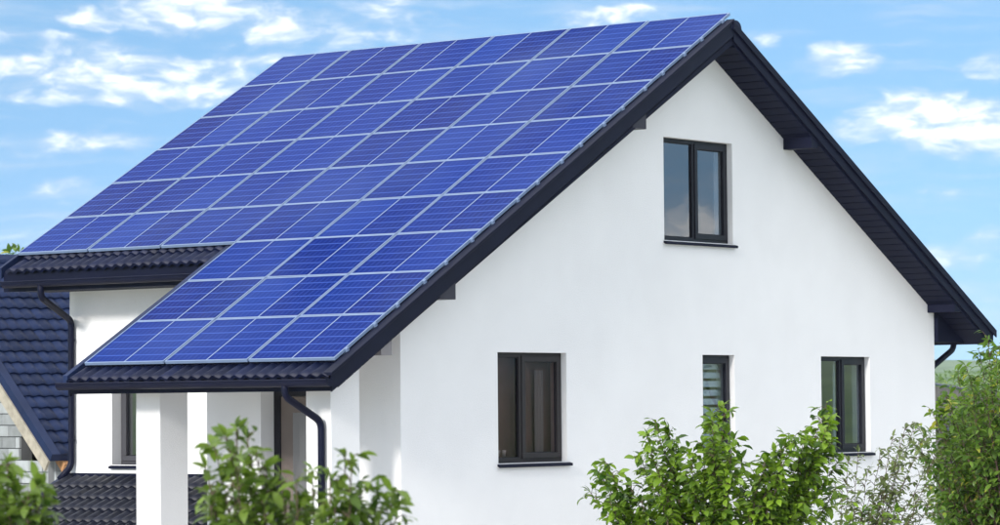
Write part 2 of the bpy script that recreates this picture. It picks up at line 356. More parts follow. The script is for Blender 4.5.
for j in range(NA): mb.f.append((0, 1+j, 1+(j+1) % NA))
for i in range(len(rad)-2):
    for j in range(NA):
        a = 1+i*NA; mb.f.append((a+j, a+NA+j, a+NA+(j+1) % NA, a+(j+1) % NA))
gm = mat('meadow_ground', (0.035, 0.085, 0.022), 0.95, col2=(0.13, 0.22, 0.06), vscale=0.035, bump=0.6, bscale=1.5)
# pale gravel sheet round the house: unseen, added to bounce light onto the walls
gv = MB(); ya = 48
gv.v.append((0, 0, 0.012)); 
for j in range(ya):
    a = 2*math.pi*j/ya; gv.v.append((-6+26*math.cos(a), -6+24*math.sin(a), 0.012))
for j in range(ya): gv.f.append((0, 1+j, 1+(j+1) % ya))
tag(gv.build('bounce_ground', mat('bounce_gravel', (0.58, 0.55, 0.50), 0.95, var=0.08, vscale=6, bump=0.5, bscale=60)), kind='structure')
tag(mb.build('ground', gm, smooth=True), kind='structure')

# ------------------------------------------------------------------ the house
HOUSE = empty('house', (0, 0, 0), 'white rendered family house with anthracite trim and a roof full of solar panels', 'house')
cutters = []
def cut_wall(name, mb_, cuts):
    o = mb_.build(name, M['plaster'], HOUSE)
    for c in cuts:
        cm = MB().box(*c).build('cut', M['plaster']); md = o.modifiers.new('b', 'BOOLEAN'); md.operation = 'DIFFERENCE'; md.solver = 'EXACT'; md.object = cm; cutters.append(cm)
    bpy.context.view_layer.update()
    dg = bpy.context.evaluated_depsgraph_get(); me = bpy.data.meshes.new_from_object(o.evaluated_get(dg)); o.modifiers.clear(); o.data = me
    for c in cutters: bpy.data.objects.remove(c)
    cutters.clear(); return o
# window openings in the gable: x0, x1, z0, z1
W_ATTIC = (-1.066, 0.554, 5.335, 6.696)
W_LEFT = (-4.650, -3.243, 2.480, 3.837)
W_NARROW = (-0.210, 0.556, 2.480, 3.837)
W_RIGHT = (2.742, 4.048, 2.480, 3.837)
gp = [(XL, 0), (XR_, 0), (XR_, 7.911-XR_*T), (-0.173, 8.01), (XL, 8.11+XL*T)]
cut_wall('gable_wall', MB().prism_y(gp, YF, YF+0.30), [(a, b, YF-1, YF+1, c, d) for a, b, c, d in (W_ATTIC, W_LEFT, W_NARROW, W_RIGHT)])
# side walls, set 3 mm inside the neighbours they meet
DOOR = (1.2, 2.607, 0.3, 3.42)
cut_wall('porch_side_wall', MB().box(XL, XL+0.30, YF+0.3001, 3.5, 0, 8.09+XL*T), [(XL-1, XL+1, DOOR[0], DOOR[1], DOOR[2], DOOR[3])])
WBK = (5.8, 6.828, 2.44, 3.9)
cut_wall('side_wall', MB().box(XBK, XBK+0.30, 3.503, YB, 0, 5.30), [(XBK-1, XBK+1, WBK[0], WBK[1], WBK[2], WBK[3])])
box('return_wall', M['plaster'], HOUSE, XL+0.003, XBK+0.30, 3.203, 3.50, 0, 4.34)
box('side_wall', M['plaster'], HOUSE, XR_-0.30, XR_, YF+0.3001, YB, 0, 7.88-XR_*T)
bp_ = [(XBK+0.303, 0), (XR_-0.003, 0), (XR_-0.003, 7.87-XR_*T), (-0.173, 7.97), (XBK+0.303, 8.07+XBK*T)]
MB().prism_y(bp_, YB-0.30, YB-0.003).build('gable_wall', M['plaster'], HOUSE)
box('interior_floor', M['floor'], HOUSE, XL+0.31, XR_-0.31, YF+0.31, 3.19, 1.45, 1.60)
box('interior_floor', M['floor'], HOUSE, XBK+0.31, XR_-0.31, 3.19, YB-0.31, 1.45, 1.60)
box('interior_ceiling', M['inside'], HOUSE, XL+0.31, XR_-0.31, YF+0.31, 3.19, 4.12, 4.25)
box('interior_ceiling', M['inside'], HOUSE, XBK+0.31, XR_-0.31, 3.19, YB-0.31, 4.12, 4.25)
for x in (-2.4, 1.7): box('interior_wall', M['inside'], HOUSE, x, x+0.12, YF+0.31, YB-0.31, 1.60, 4.12)
box('interior_wall', M['inside'], HOUSE, XL+0.31, XR_-0.31, 3.6, 3.72, 1.60, 4.12)

# roof: dark metal deck, two legs on the left slope
roof = MB()
roof.prism_y([(-8.26, zl(-8.26, -.29)), (-0.083, 7.96), (-0.083, 8.219), (-8.26, zl(-8.26, -.135))], -0.055, YJ)
roof.prism_y([(-5.62, zl(-5.62, -.29)), (-0.083, 7.96), (-0.083, 8.219), (-5.62, zl(-5.62, -.135))], YJ+0.001, YROOF)
roof.prism_y([(-0.08, 7.958), (6.74, 7.911-6.74*T), (6.74, zr(6.74)), (-0.08, 8.219)], -0.055, YROOF)
ROOF = roof.build('roof', M['soffit'], HOUSE)
# tiles
def tile_mesh(name, w, l, amp, step, m, cols=8):
    t_ = MB(); n0 = []
    for v in (0, l*0.5, l):
        for c in range(cols+1):
            t = c/cols; z = amp*(0.5-0.5*math.cos(2*math.pi*t))**0.8 + step*v/l
            t_.v.append((w*t, v, z))
    for r in range(2):
        for c in range(cols):
            a = r*(cols+1)+c; t_.f.append((a, a+1, a+cols+2, a+cols+1))
    b = len(t_.v)
    for c in range(cols+1):
        x, y, z = t_.v[2*(cols+1)+c]; t_.v.append((x, y-0.004, z-step-0.012))
    for c in range(cols):
        a = 2*(cols+1)+c; t_.f.append((a, a+1, b+c+1, b+c))
    me = t_.mesh(name, m)
    for p in list(me.polygons)[:2*cols]: p.use_smooth = True
    return me
TW = 0.166
tm = tile_mesh('roof_tile', TW, 0.37, 0.040, 0.030, M['tile'])
downL = Vector((-CT, 0, -ST)); nL = Vector((-ST, 0, CT))
def tile_row(parent, x_end, off, y0, y1, name='roof_tile'):
    n = int(round((y1-y0)/TW))
    for i in range(n):
        o = Vector((x_end, y0+(n-i)*TW - 0, zl(x_end, off))) - downL*0.37
        o.z += random.uniform(-.0015, .0015)
        link(name, tm, parent, basis(o, (0, -1, 0), downL, nL))
for r, (xe) in enumerate((-8.31, -8.31+0.33*CT)):
    tile_row(ROOF, xe, -0.128, -0.05, 4.10)
for r, (xe) in enumerate((-5.69, -5.69+0.33*CT)):
    tile_row(ROOF, xe, -0.128, 4.10, 8.0)
# ridge cap
cap = MB(); k = 8
for y in (-0.09, YROOF+0.03):
    for j in range(k+1):
        a = math.pi*j/k; cap.v.append((-0.05+0.13*math.cos(a), y, 8.16+0.12*math.sin(a)))
for j in range(k): cap.f.append((j, j+1, k+2+j, k+1+j))
cap.f.append(tuple(range(k+1)))
cap.build('ridge_cap', M['tile'], ROOF, smooth=False)

def slope_prism(name, m, x0, x1, fz, o0, o1, y0, y1, parent=HOUSE, bevel=0.004):
    return MB().prism_y([(x0, fz(x0, o0)), (x1, fz(x1, o0)), (x1, fz(x1, o1)), (x0, fz(x0, o1))], y0, y1).build(name, m, parent, bevel=bevel)
slope_prism('barge_board', M['trim'], -8.30, -0.10, zl, -0.278, -0.066, -0.085, -0.058)
slope_prism('verge_flashing', M['trim'], -8.32, -0.10, zl, -0.085, -0.048, -0.100, 0.03)
slope_prism('barge_board', M['trim'], -0.10, 6.80, zr, -0.235, -0.02, -0.085, -0.058)
slope_prism('verge_flashing', M['trim'], -0.13, 6.86, zr, -0.095, 0.012, -0.112, -0.086)
slope_prism('verge_flashing', M['tile'], -0.13, 6.86, zr, -0.02, 0.020, -0.084, 0.10)
# far verges on the left slope
slope_prism('verge_flashing', M['tile_far'], -8.30, -5.45, zl, -0.20, -0.045, YJ+0.08, YJ+0.16)
slope_prism('verge_flashing', M['tile_far'], -5.68, -0.10, zl, -0.20, -0.050, YROOF, YROOF+0.06)
slope_prism('barge_board', M['trim'], -8.26, -5.60, zl, -0.33, -0.201, YJ+0.081, YJ+0.11)
# soffit planks under the overhang, laid square to the gable
pk = MB().box(-0.072, 0.072, -0.055, YF-0.004, -0.014, 0).mesh('soffit_plank', M['soffit'])
for i in range(47):
    s = 0.16*i + 0.10; x = -0.06 + s*CT
    if x > 6.65: break
    link('soffit_plank', pk, HOUSE, basis((x, 0, 7.909-x*T), (CT, 0, -ST), (0, 1, 0), (ST, 0, CT)))
for i in range(58):
    s = 0.16*i + 0.22; x = -s*CT
    if x < -8.2: break
    link('soffit_plank', pk, HOUSE, basis((x, 0, 8.108+x*T), (CT, 0, ST), (0, 1, 0), (-ST, 0, CT)))
# purlin ends boxed in metal
def purlin(x, w, zb, y0, y1, side):
    f = (lambda xx: zl(xx, -.292)) if side < 0 else (lambda xx: 7.893-xx*T)
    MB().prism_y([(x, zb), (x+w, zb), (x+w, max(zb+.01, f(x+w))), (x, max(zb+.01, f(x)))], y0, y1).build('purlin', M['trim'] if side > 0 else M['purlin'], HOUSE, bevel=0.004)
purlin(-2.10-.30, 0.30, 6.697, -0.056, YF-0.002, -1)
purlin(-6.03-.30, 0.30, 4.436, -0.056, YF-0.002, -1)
purlin(1.83, 0.17, 6.69, -0.056, YF-0.002, 1)
purlin(5.70, 0.17, 4.50, -0.056, YF-0.002, 1)
MB().prism_y([(-7.40, 3.773), (-7.205, 3.773), (-7.205, zl(-7.205, -.295)), (-7.40, zl(-7.40, -.295))], -0.05, 3.9).build('porch_beam', mat('porch_beam_paint', (0.22, 0.21, 0.22), 0.7), HOUSE)
# boxed eaves
MB().prism_y([(XR_+0.002, 4.07), (6.70, 4.07), (6.70, 4.19), (XR_+0.002, 7.89-XR_*T-0.01)], 0.34, YROOF-0.02).build('eave_box', M['soffit'], HOUSE)
MB().prism_y([(-5.60, 4.775), (XBK-0.002, 4.775), (XBK-0.002, zl(XBK, -.30)), (-5.60, zl(-5.60, -.30))], YJ+0.12, YROOF-0.02).build('eave_box', M['soffit'], HOUSE)
box('fascia_board', M['trim'], HOUSE, -8.285, -8.262, -0.05, YJ+0.07, 3.385, zl(-8.27, -.15))
box('fascia_board', M['trim'], HOUSE, -5.645, -5.622, YJ+0.17, YROOF-0.01, 4.76, zl(-5.63, -.15))
# gutters
def gutter(x, z, y0, y1, r=0.062):
    g = MB(); k = 8; th = 0.006
    ring = [(x + r*math.cos(math.pi+math.pi*j/k), z + r*1.25*math.sin(math.pi+math.pi*j/k)) for j in range(k+1)]
    inner = [(x + (r-th)*math.cos(math.pi+math.pi*j/k), z + 0.001 + (r-th)*1.2*math.sin(math.pi+math.pi*j/k)) for j in range(k, -1, -1)]
    poly = ring + inner; n = len(poly)
    vs = [(a, y0, b) for a, b in poly] + [(a, y1, b) for a, b in poly]
    g.add(vs, [(i, i+n, (i+1) % n + n, (i+1) % n) for i in range(n)])
    g.add([(a, y0-0.002, b) for a, b in ring], [tuple(range(k+1))]); g.add([(a, y1+0.002, b) for a, b in ring], [tuple(range(k+1))])
    for s in (-1,): g.tube([(x+s*r, y0, z), (x+s*r, y1, z)], 0.011, 6)
    o = g.build('gutter', M['trim'], HOUSE)
    y = y0+0.3
    while y < y1:
        MB().box(x-r-0.004, x+r+0.03, y-0.012, y+0.012, z-0.002, z+0.006).build('bracket', M['trim'], o); y += 0.7
    return o
gutter(-8.385, 3.490, -0.13, YJ+0.14)
gutter(-5.745, 4.885, YJ+0.2, YROOF-0.12)
gutter(6.86, 4.20, -0.02, YROOF)
def pipe(pts, r=0.045):
    return MB().tube(round_path(pts, 0.09), r, 12).build('downpipe', M['trim'], HOUSE, smooth=True)
dp = pipe([(-8.385, 0.545, 3.44), (-8.385, 0.545, 3.31), (-7.815, 0.50, 3.02), (-7.815, 0.50, 0.1)], 0.043)
MB().tube([(-7.815, 0.50, 2.40), (-7.815, 0.50, 2.43)], 0.052, 12).build('pipe_clip', M['trim'], dp)
dp2 = pipe([(-5.745, 7.20, 4.84), (-5.745, 7.20, 4.67), (-4.86, 7.53, 4.38), (-4.86, 7.53, 2.42), (-5.02, 7.60, 2.24)], 0.045)
pipe([(6.86, 0.62, 4.16), (6.84, 0.62, 3.98), (5.955, 0.62, 3.60), (5.955, 0.62, 0.1)], 0.045)
for zz in (4.1, 2.75): MB().tube([(-4.86, 7.53, zz), (-4.86, 7.53, zz+0.03)], 0.054, 12).build('pipe_clip', M['trim'], dp2)
# porch pillars
box('pillar', M['plaster'], HOUSE, -7.758, -7.248, 0.404, 0.782, 0, 3.79, bevel=0.006)
box('pillar', M['plaster'], HOUSE, -7.758, -7.275, 3.094, 3.491, 0, 3.79, bevel=0.006)

# windows: a local frame (a right, b up, c outward)
def wbuild(name, mb_, m, parent, B, **k):
    mb_.v = [tuple(B @ Vector(v)) for v in mb_.v]; return mb_.build(name, m, parent, **k)
def window(B, w, h, lights, fm='frame', gm='glass', rec=0.085, sill=True, thin=0.05, sillw=0.05, handle=True):
    """lights: list of (a0, a1, kind) fractions; kind 'fixed' or 'sash'"""
    root = MB(); ft = 0.055; d0, d1 = -rec-0.07, -rec
    root.box(0.001, ft, 0.001, h-0.001, d0, d1) if False else None
    root.box(0.0005, w-0.0005, h-ft, h-0.0005, d0, d1); root.box(0.0005, w-0.0005, 0.0005, ft, d0, d1)
    root.box(0.0005, ft, ft, h-ft, d0, d1); root.box(w-ft, w-0.0005, ft, h-ft, d0, d1)
    for (a0, a1, kd) in lights[1:]: root.box(a0*w-0.03, a0*w+0.03, ft, h-ft, d0, d1)
    W = wbuild('window', root, M[fm], HOUSE, B, bevel=0.003)
    for i, (a0, a1, kd) in enumerate(lights):
        x0 = a0*w + (ft if i == 0 else 0.03); x1 = a1*w - (ft if i == len(lights)-1 else 0.03); z0, z1 = ft, h-ft
        st = 0.0
        if kd == 'sash':
            st = 0.068; e = 0.012; s = MB(); c0, c1 = d1-0.03, d1+0.016
            s.box(x0-e, x1+e, z1-st+e, z1+e, c0, c1); s.box(x0-e, x1+e, z0-e, z0+st-e, c0, c1)
            s.box(x0-e, x0+st-e, z0+st-e, z1-st+e, c0, c1); s.box(x1-st+e, x1+e, z0+st-e, z1-st+e, c0, c1)
            wbuild('sash', s, M[fm], W, B, bevel=0.003); st -= e
        g = MB().box(x0+st-.004, x1-st+.004, z0+st-.004, z1-st+.004, d1-0.034, d1-0.028); wbuild('pane', g, M[gm], W, B)
        bd = MB(); bt = 0.010
        for q in ((x0+st, x1-st, z1-st-bt, z1-st), (x0+st, x1-st, z0+st, z0+st+bt), (x0+st, x0+st+bt, z0+st+bt, z1-st-bt), (x1-st-bt, x1-st, z0+st+bt, z1-st-bt)): bd.box(*q, d1-0.027, d1-0.018)
        wbuild('glazing_bead', bd, M['frame'], W, B)
    if sill:
        s = MB(); s.add([(-0.03, 0, -rec+0.001), (w+0.045, 0, 0.0) if False else (-0.03, 0, -rec+0.001)], [])
        s = MB().add([(0.001, -0.002, -rec+0.0), (w-0.001, -0.002, -rec), (w-0.001, -0.012, 0.0), (0.001, -0.012, 0.0),
                      (-0.02, -0.014, 0.002), (w+0.05, -0.014, 0.002), (w+0.05, -0.026, sillw), (-0.02, -0.026, sillw),
                      (-0.02, -0.058, sillw), (w+0.05, -0.058, sillw), (-0.02, -0.058, sillw-0.015), (w+0.05, -0.058, sillw-0.015), (w+0.05, -0.04, 0.002), (-0.02, -0.04, 0.002)],
                     [(0,1,2,3), (4,5,6,7), (7,6,9,8), (8,9,11,10), (10,11,12,13), (4,7,8,10,13), (5,12,11,9,6)])
        # upstand covering the masonry seat
        s.box(0.001, w-0.001, -0.05, -0.003, -rec, -0.001)
        wbuild('sill', s, M['trim'], W, B, fix=True)
    return W
def GB(x, z): return basis((x, YF, z), (1, 0, 0), (0, 0, 1), (0, -1, 0))
def SB(xw, y1, z): return basis((xw, y1, z), (0, -1, 0), (0, 0, 1), (-1, 0, 0))
def curtain(W, B, a0, a1, b0, b1, c, m='curtain', amp=0.03, waves=5):
    cm = MB(); n = waves*8
    for i in range(n+1):
        a = a0+(a1-a0)*i/n; cc = c + amp*math.sin(2*math.pi*waves*i/n)*(0.7+0.3*math.sin(i*1.7))
        cm.v += [(a, b0, cc), (a, b1, cc*0.98)]
    for i in range(n): cm.f.append((2*i, 2*i+2, 2*i+3, 2*i+1))
    wbuild('curtain', cm, M[m], W, B, smooth=True, fix=False)
for key, op, fm, gm_, lights in (('attic', W_ATTIC, 'frame', 'glass', [(0, .5, 'fixed'), (.5, 1, 'sash')]),
                   ('left', W_LEFT, 'frame_brown', 'glass_dull', [(0, .40, 'fixed'), (.40, 1, 'sash')]),
                   ('narrow', W_NARROW, 'frame', 'glass', [(0, 1, 'sash')]),
                   ('right', W_RIGHT, 'frame', 'glass', [(0, .49, 'fixed'), (.49, 1, 'sash')])):
    w, h = op[1]-op[0], op[3]-op[2]; B = GB(op[0], op[2]+0.004); W = window(B, w, h-0.004, lights, fm, gm_)
    if key == 'attic': W['label'] = 'wide two light attic window reflecting the sky'
    if key == 'left':
        W['label'] = 'brownish two light window with a dark screen'
        M['screen'] = mat('brown_roller_screen', (0.20, 0.165, 0.16), 0.8, var=0.15)
        wbuild('roller_screen', MB().box(0.03, w-0.03, 0.05, h-0.05, -0.24, -0.235), M['screen'], W, B)
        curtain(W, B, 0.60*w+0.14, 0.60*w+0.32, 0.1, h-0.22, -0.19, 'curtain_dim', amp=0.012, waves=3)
    if key == 'right':
        W['label'] = 'two light window with pale curtain'
        curtain(W, B, 0.74*w, 0.97*w, 0.1, h-0.1, -0.42); curtain(W, B, 0.02, 0.08*w, 0.1, h-0.1, -0.42, waves=2)
    if key == 'narrow':
        W['label'] = 'narrow single window with a banded blind'
        b = 0.10; 
        while b < h-0.10:
            wbuild('blind_band', MB().box(0.06, w-0.06, b, b+0.078, -0.20, -0.195), M['blind'], W, B); b += 0.118
B = SB(XBK, WBK[1], WBK[2]+0.004); W = window(B, WBK[1]-WBK[0], WBK[3]-WBK[2]-0.004, [(0, 1, 'sash')], fm='frame_grey', rec=0.17)
W['label'] = 'side window half hidden behind the porch pillar'
# porch door (glazed, framed in anthracite)
B = SB(XL, DOOR[1], DOOR[2]); dw, dh = DOOR[1]-DOOR[0], DOOR[3]-DOOR[2]
D = MB(); D.box(0.001, 0.10, 0, dh-0.001, -0.29, -0.235); D.box(dw-0.10, dw-0.001, 0, dh-0.001, -0.29, -0.235); D.box(0.10, dw-0.10, dh-0.10, dh-0.001, -0.29, -0.235); D.box(0.10, dw-0.10, 0, 0.12, -0.29, -0.235)
DO = wbuild('door', D, M['frame'], HOUSE, B)
wbuild('door_leaf', MB().box(0.105, dw-0.105, 0.125, dh-0.105, -0.285, -0.25), M['door'], DO, B)
wbuild('pane', MB().box(0.30, dw-0.55, 1.5, dh-0.30, -0.249, -0.244), M['glass'], DO, B)

# lean-to roof against the back wall
LT = R(25); LX0, LZ0, LY0, LY1 = XBK-0.16, 2.20, 3.53, 7.62
dL = Vector((-math.cos(LT), 0, -math.sin(LT))); nLt = Vector((-math.sin(LT), 0, math.cos(LT)))
lt = MB(); n_ = 7; Ln = 2.35
P = Vector((XBK-0.003, 0, LZ0+0.16*math.tan(LT)-0.02)); Q = P + dL*(Ln+0.15)
lt.prism_y([(Q.x, Q.z-0.10), (P.x, P.z-0.10), (P.x, P.z), (Q.x, Q.z)], LY0, LY1)
LEAN = lt.build('lean_to_roof', M['soffit'], HOUSE)
tl = tile_mesh('lean_tile', TW, 0.36, 0.038, 0.026, M['tile_grey'])
for r in range(n_):
    for i in range(int((LY1-LY0)/TW)):
        o = Vector((XBK-0.10, LY1-0.02-i*TW, LZ0+0.06)) + dL*(0.325*r) + nLt*0.012
        link('roof_tile', tl, LEAN, basis(o, (0, -1, 0), dL, nLt))
MB().prism_y([(XBK-0.19, LZ0-0.035+0.02), (XBK-0.004, LZ0+0.04+0.02), (XBK-0.004, LZ0+0.125), (XBK-0.02, LZ0+0.125), (XBK-0.025, LZ0+0.085), (XBK-0.19, LZ0+0.03)], LY0, LY1+0.04).build('wall_flashing', M['trim'], LEAN)
fl = MB(); e = Vector((0, 1, 0))
for (a, b) in ((LY1-0.02, LY1+0.06),):
    p0 = Vector((XBK-0.05, 0, LZ0+0.02)); p1 = p0 + dL*Ln
    fl.add([(p0.x, a, p0.z), (p1.x, a, p1.z), (p1.x, a, p1.z+0.09), (p0.x, a, p0.z+0.09), (p0.x, b, p0.z), (p1.x, b, p1.z), (p1.x, b, p1.z+0.09), (p0.x, b, p0.z+0.09)],
           [(0,1,2,3), (7,6,5,4), (0,4,5,1), (3,2,6,7), (1,5,6,2), (0,3,7,4)])
fl.build('verge_flashing', M['tile_far'], LEAN)
for x in (-6.9,): box('lean_to_post', M['trim'], HOUSE, x, x+0.1, 7.4, 7.5, 0, 1.2)

# two small cups on the inner sill of the left window
for i, (x, lab) in enumerate(((-4.36, 'small white cup behind the brownish window, left of the pair'), (-4.24, 'small white cup behind the brownish window, right of the pair'))):
    c = MB().tube([(0, 0, 0), (0, 0, 0.07), (0, 0, 0.075)], [0.026, 0.036, 0.034], 12).build('cup', M['cup'], smooth=True)
    c.location = (x, YF+0.24, 2.56); tag(c, lab, 'cup', 'cups on the window sill')
    MB().tube([(0.034, 0, 0.055), (0.056, 0, 0.045), (0.056, 0, 0.028), (0.03, 0, 0.02)], 0.005, 6).build('cup_handle', M['cup'], c)

# ------------------------------------------------------------------ solar panels
PH, PW, GAP = 1.04, 1.3295, 0.018
ph, pw, pt = PH-0.014, PW-0.026, 0.036
def ring(w, h, t, z0, z1):
    r = MB(); r.box(0, w, 0, t, z0, z1); r.box(0, w, h-t, h, z0, z1); r.box(0, t, t, h-t, z0, z1); r.box(w-t, w, t, h-t, z0, z1); return r
fr_me = None
def panel_meshes():
    f = ring(pw, ph, 0.015, -pt, 0.0); f.box(pw/2-0.0075, pw/2+0.0075, 0.015, ph-0.015, -0.010, -0.0035)
    me = f.mesh('frame', M['alu'])
    c = bpy.data.meshes.new('cell_field')
    x0, x1, y0, y1 = 0.015, pw/2-0.0075, 0.015, ph-0.015
    c.from_pydata([(x0, y0, -0.006), (x1, y0, -0.006), (x1, y1, -0.006), (x0, y1, -0.006), (x0, y0, -0.012), (x1, y0, -0.012), (x1, y1, -0.012), (x0, y1, -0.012)], [], [(0,1,2,3), (7,6,5,4)])
    uvl = c.uv_layers.new(name='UVMap'); 
    for i, (a, b) in enumerate(((0.06, 0.05), (7.94, 0.05), (7.94, 5.95), (0.06, 5.95), (0, 0), (0, 1), (1, 1), (1, 0))): uvl.data[i].uv = (a, b)
    c.materials.append(M['cells']); c.update()
    k = MB().box(-0.02, 0.02, -0.018, 0.018, -0.05, 0.006); k.box(-0.012, 0.012, -0.05, -0.018, -0.075, -0.045); k.box(-0.008, 0.008, -0.030, -0.010, 0.006, 0.012)
    return me, c, k.mesh('clamp', M['alu'])
fme, cme, kme = panel_meshes()
upL = Vector((CT, 0, ST))
ORD = ['topmost', 'second', 'third', 'fourth', 'fifth', 'sixth', 'seventh', 'eighth', 'lowest']
CO = ['at the gable edge', 'second from the gable edge', 'third from the gable edge', 'fourth from the gable edge', 'fifth from the gable edge', 'at the far left edge']
for v in range(9):
    for u in range(6 if v < 6 else 3):
        # local: x along +Y, y up the slope, z along the normal; origin at its base corner
        base = Vector((-(v+1)*PH*CT + 0.0, 0.045 + u*PW, ZR - (v+1)*PH*ST)) + upL*(GAP/2)
        lab = 'blue solar panel in the %s row down from the ridge, %s' % (ORD[v], CO[u])
        if v >= 6 and u == 2: lab = 'blue solar panel in the %s row from the ridge, at the porch roof left end' % ORD[v]
        if v == 8 and u == 0: lab = 'blue solar panel at the lowest corner of the porch roof, above the front downpipe'
        if v == 0 and u == 0: lab = 'blue solar panel at the peak of the gable'
        P_ = empty('solar_panel', base, lab, 'solar panel', 'solar panels on the roof')
        jit = Matrix.Rotation(random.gauss(0, 0.0012), 4, 'X') @ Matrix.Rotation(random.gauss(0, 0.0012), 4, 'Y')
        P_.matrix_basis = basis(base, (0, 1, 0), upL, nL) @ Matrix.Identity(4)
        # (0,1,0) x upL = -nL, so flip the third axis consistently
        P_.matrix_basis = Matrix.Translation(base) @ Matrix(((0, upL.x, nL.x, 0), (1, upL.y, nL.y, 0), (0, upL.z, nL.z, 0), (0, 0, 0, 1))) @ jit
        link('frame', fme, P_)
        for s in (0, 1): link('cell_field', cme, P_, Matrix.Translation((s*(pw/2-0.0075), 0, 0)))
        if u == 0:
            for b in (0.22, 0.78): link('clamp', kme, P_, Matrix.Translation((-0.012, ph*b, -0.01)) @ Matrix.Rotation(-math.pi/2, 4, 'Z'))
for nm, ya, yb_, x_s in (('rail', 0.0, 6*PW, [((v+f)*PH) for v in range(6) for f in (.22, .78)]), ('rail', 0.0, 3*PW, [((v+f)*PH) for v in range(6, 9) for f in (.22, .78)])):
    for s in x_s:
        c = Vector((-s*CT, 0, ZR - s*ST)) - nL*0.066
        box('mounting_rail', M['alu'], HOUSE, c.x-0.018, c.x+0.018, ya+0.03, yb_, c.z-0.02, c.z+0.012)

# ------------------------------------------------------------------ the neighbour's unfinished house
A = Vector((1.376, 14.344, 2.433)); E_ = Vector((0.967, -0.254, 0)).normalized(); UPH = Vector((0.254, 0.967, 0)).normalized()
NPH = R(37.75); SMAX = 5.57
NB = empty('neighbour_house', (A.x, A.y, 0), 'unfinished grey block house with a blue tiled roof beyond the left corner', 'house')
upN = (UPH*math.cos(NPH) + Vector((0, 0, math.sin(NPH)))); nN = E_.cross(upN).normalized()
if nN.z < 0: nN = -nN
A0 = Vector((0, 0, A.z))
Linv = 10.0
def quad_slab(p, ex, ey, lx, ly, n, th):
    a = p; b = p+ex*lx; c = b+ey*ly; d = a+ey*ly; lo = -n*th
    return MB().add([a, b, c, d, a+lo, b+lo, c+lo, d+lo], [(0,1,2,3), (7,6,5,4), (0,4,5,1), (1,5,6,2), (2,6,7,3), (3,7,4,0)])
NR = quad_slab(A0 - upN*0.02, E_, upN, Linv, SMAX, nN, 0.10).build('roof', M['tile_far'], NB)
# back slope
top = A0 + upN*SMAX; dnB = (UPH*math.cos(NPH) - Vector((0, 0, math.sin(NPH))))
nB = dnB.cross(E_); nB = nB if nB.z > 0 else -nB
quad_slab(top, E_, dnB, Linv, SMAX, nB, 0.10).build('roof', M['tile_far'], NB)
TWN = 0.21; TLN = 0.315
tn = tile_mesh('tile_n', TWN, TLN+0.03, 0.026, 0.034, M['tile_far'])
rows = int(SMAX/TLN); nrest = MB()
for r in range(rows):
    for i in range(int((Linv-0.2)/TWN)):
        p = A0 + upN*(TLN*(r+1)) + E_*(0.14 + i*TWN) + nN*0.004
        mtx = basis(p, E_, -upN, nN); d = p + Vector((A.x, A.y, 0)) - CAM; sx = d.dot(RIGHT)/d.dot(FWD)
        if -0.164 < sx < -0.131: link('roof_tile', tn, NR, mtx)
        else: nrest.add([mtx @ v.co for v in tn.vertices], [tuple(q.vertices) for q in tn.polygons])
link('roof_tile_field', nrest.mesh('roof_tile_field', M['tile_far']), NR)['kind'] = 'stuff'
p = A0 + E_*0.14
# verge sheet and pale timber under it
quad_slab(A0 - E_*0.02 - upN*0.05 + nN*0.06, E_, upN, 0.16, SMAX, nN, 0.14).build('verge_flashing', M['tile_far'], NR)
quad_slab(A0 - E_*0.05 - upN*0.05 - nN*0.082, E_, upN, 0.045, SMAX, nN, 0.20).build('barge_board', M['wood_pale'], NB)
for k in range(4):
    q = A0 + E_*(0.25+0.9*k) - nN*0.11
    quad_slab(q - upN*0.10, E_, upN, 0.10, 1.2, nN, 0.16).build('rafter', M['wood_orange'], NB)
RB = MB().tube([A0 + upN*SMAX + E_*0.0, A0 + upN*SMAX + E_*Linv], 0.11, 10).build('ridge_cap', M['tile_far'], NR, smooth=True)
# blockwork: core (mortar) and single blocks on the faces one can see
gx = 0.34; fy = 0.45                       # walls set in from verge and eave
BL, BH = 0.46, 0.195
def blk(name, parent, o, u, out, l, h):
    d = 0.055; m = MB().add([o, o+u*l, o+u*l+Vector((0,0,h)), o+Vector((0,0,h)), o+out*d*0+u*0-out*d, o+u*l-out*d, o+u*l+Vector((0,0,h))-out*d, o+Vector((0,0,h))-out*d], [(0,1,2,3), (7,6,5,4), (0,4,5,1), (1,5,6,2), (2,6,7,3), (3,7,4,0)])
    return m.build(name, M['block'], parent, bevel=0.006)
G0 = E_*gx + UPH*fy; G0.z = 0
depth = 2*SMAX*math.cos(NPH) - 2*fy
ridge_s = SMAX*math.cos(NPH)
slopez = lambda s: A.z + (s)*math.tan(NPH) - 0.30 if s < ridge_s else A.z + (2*ridge_s - s)*math.tan(NPH) - 0.30
core = MB()
pts = [(fy+0.02, 0), (fy+0.02, slopez(fy)-0.05), (ridge_s, slopez(ridge_s)-0.05), (2*ridge_s-fy-0.02, slopez(fy)-0.05), (2*ridge_s-fy-0.02, 0)]
OPN = (0.87, 1.69, 2.30, 2.74)                               # opening in the gable: s0, s1, z0, z1
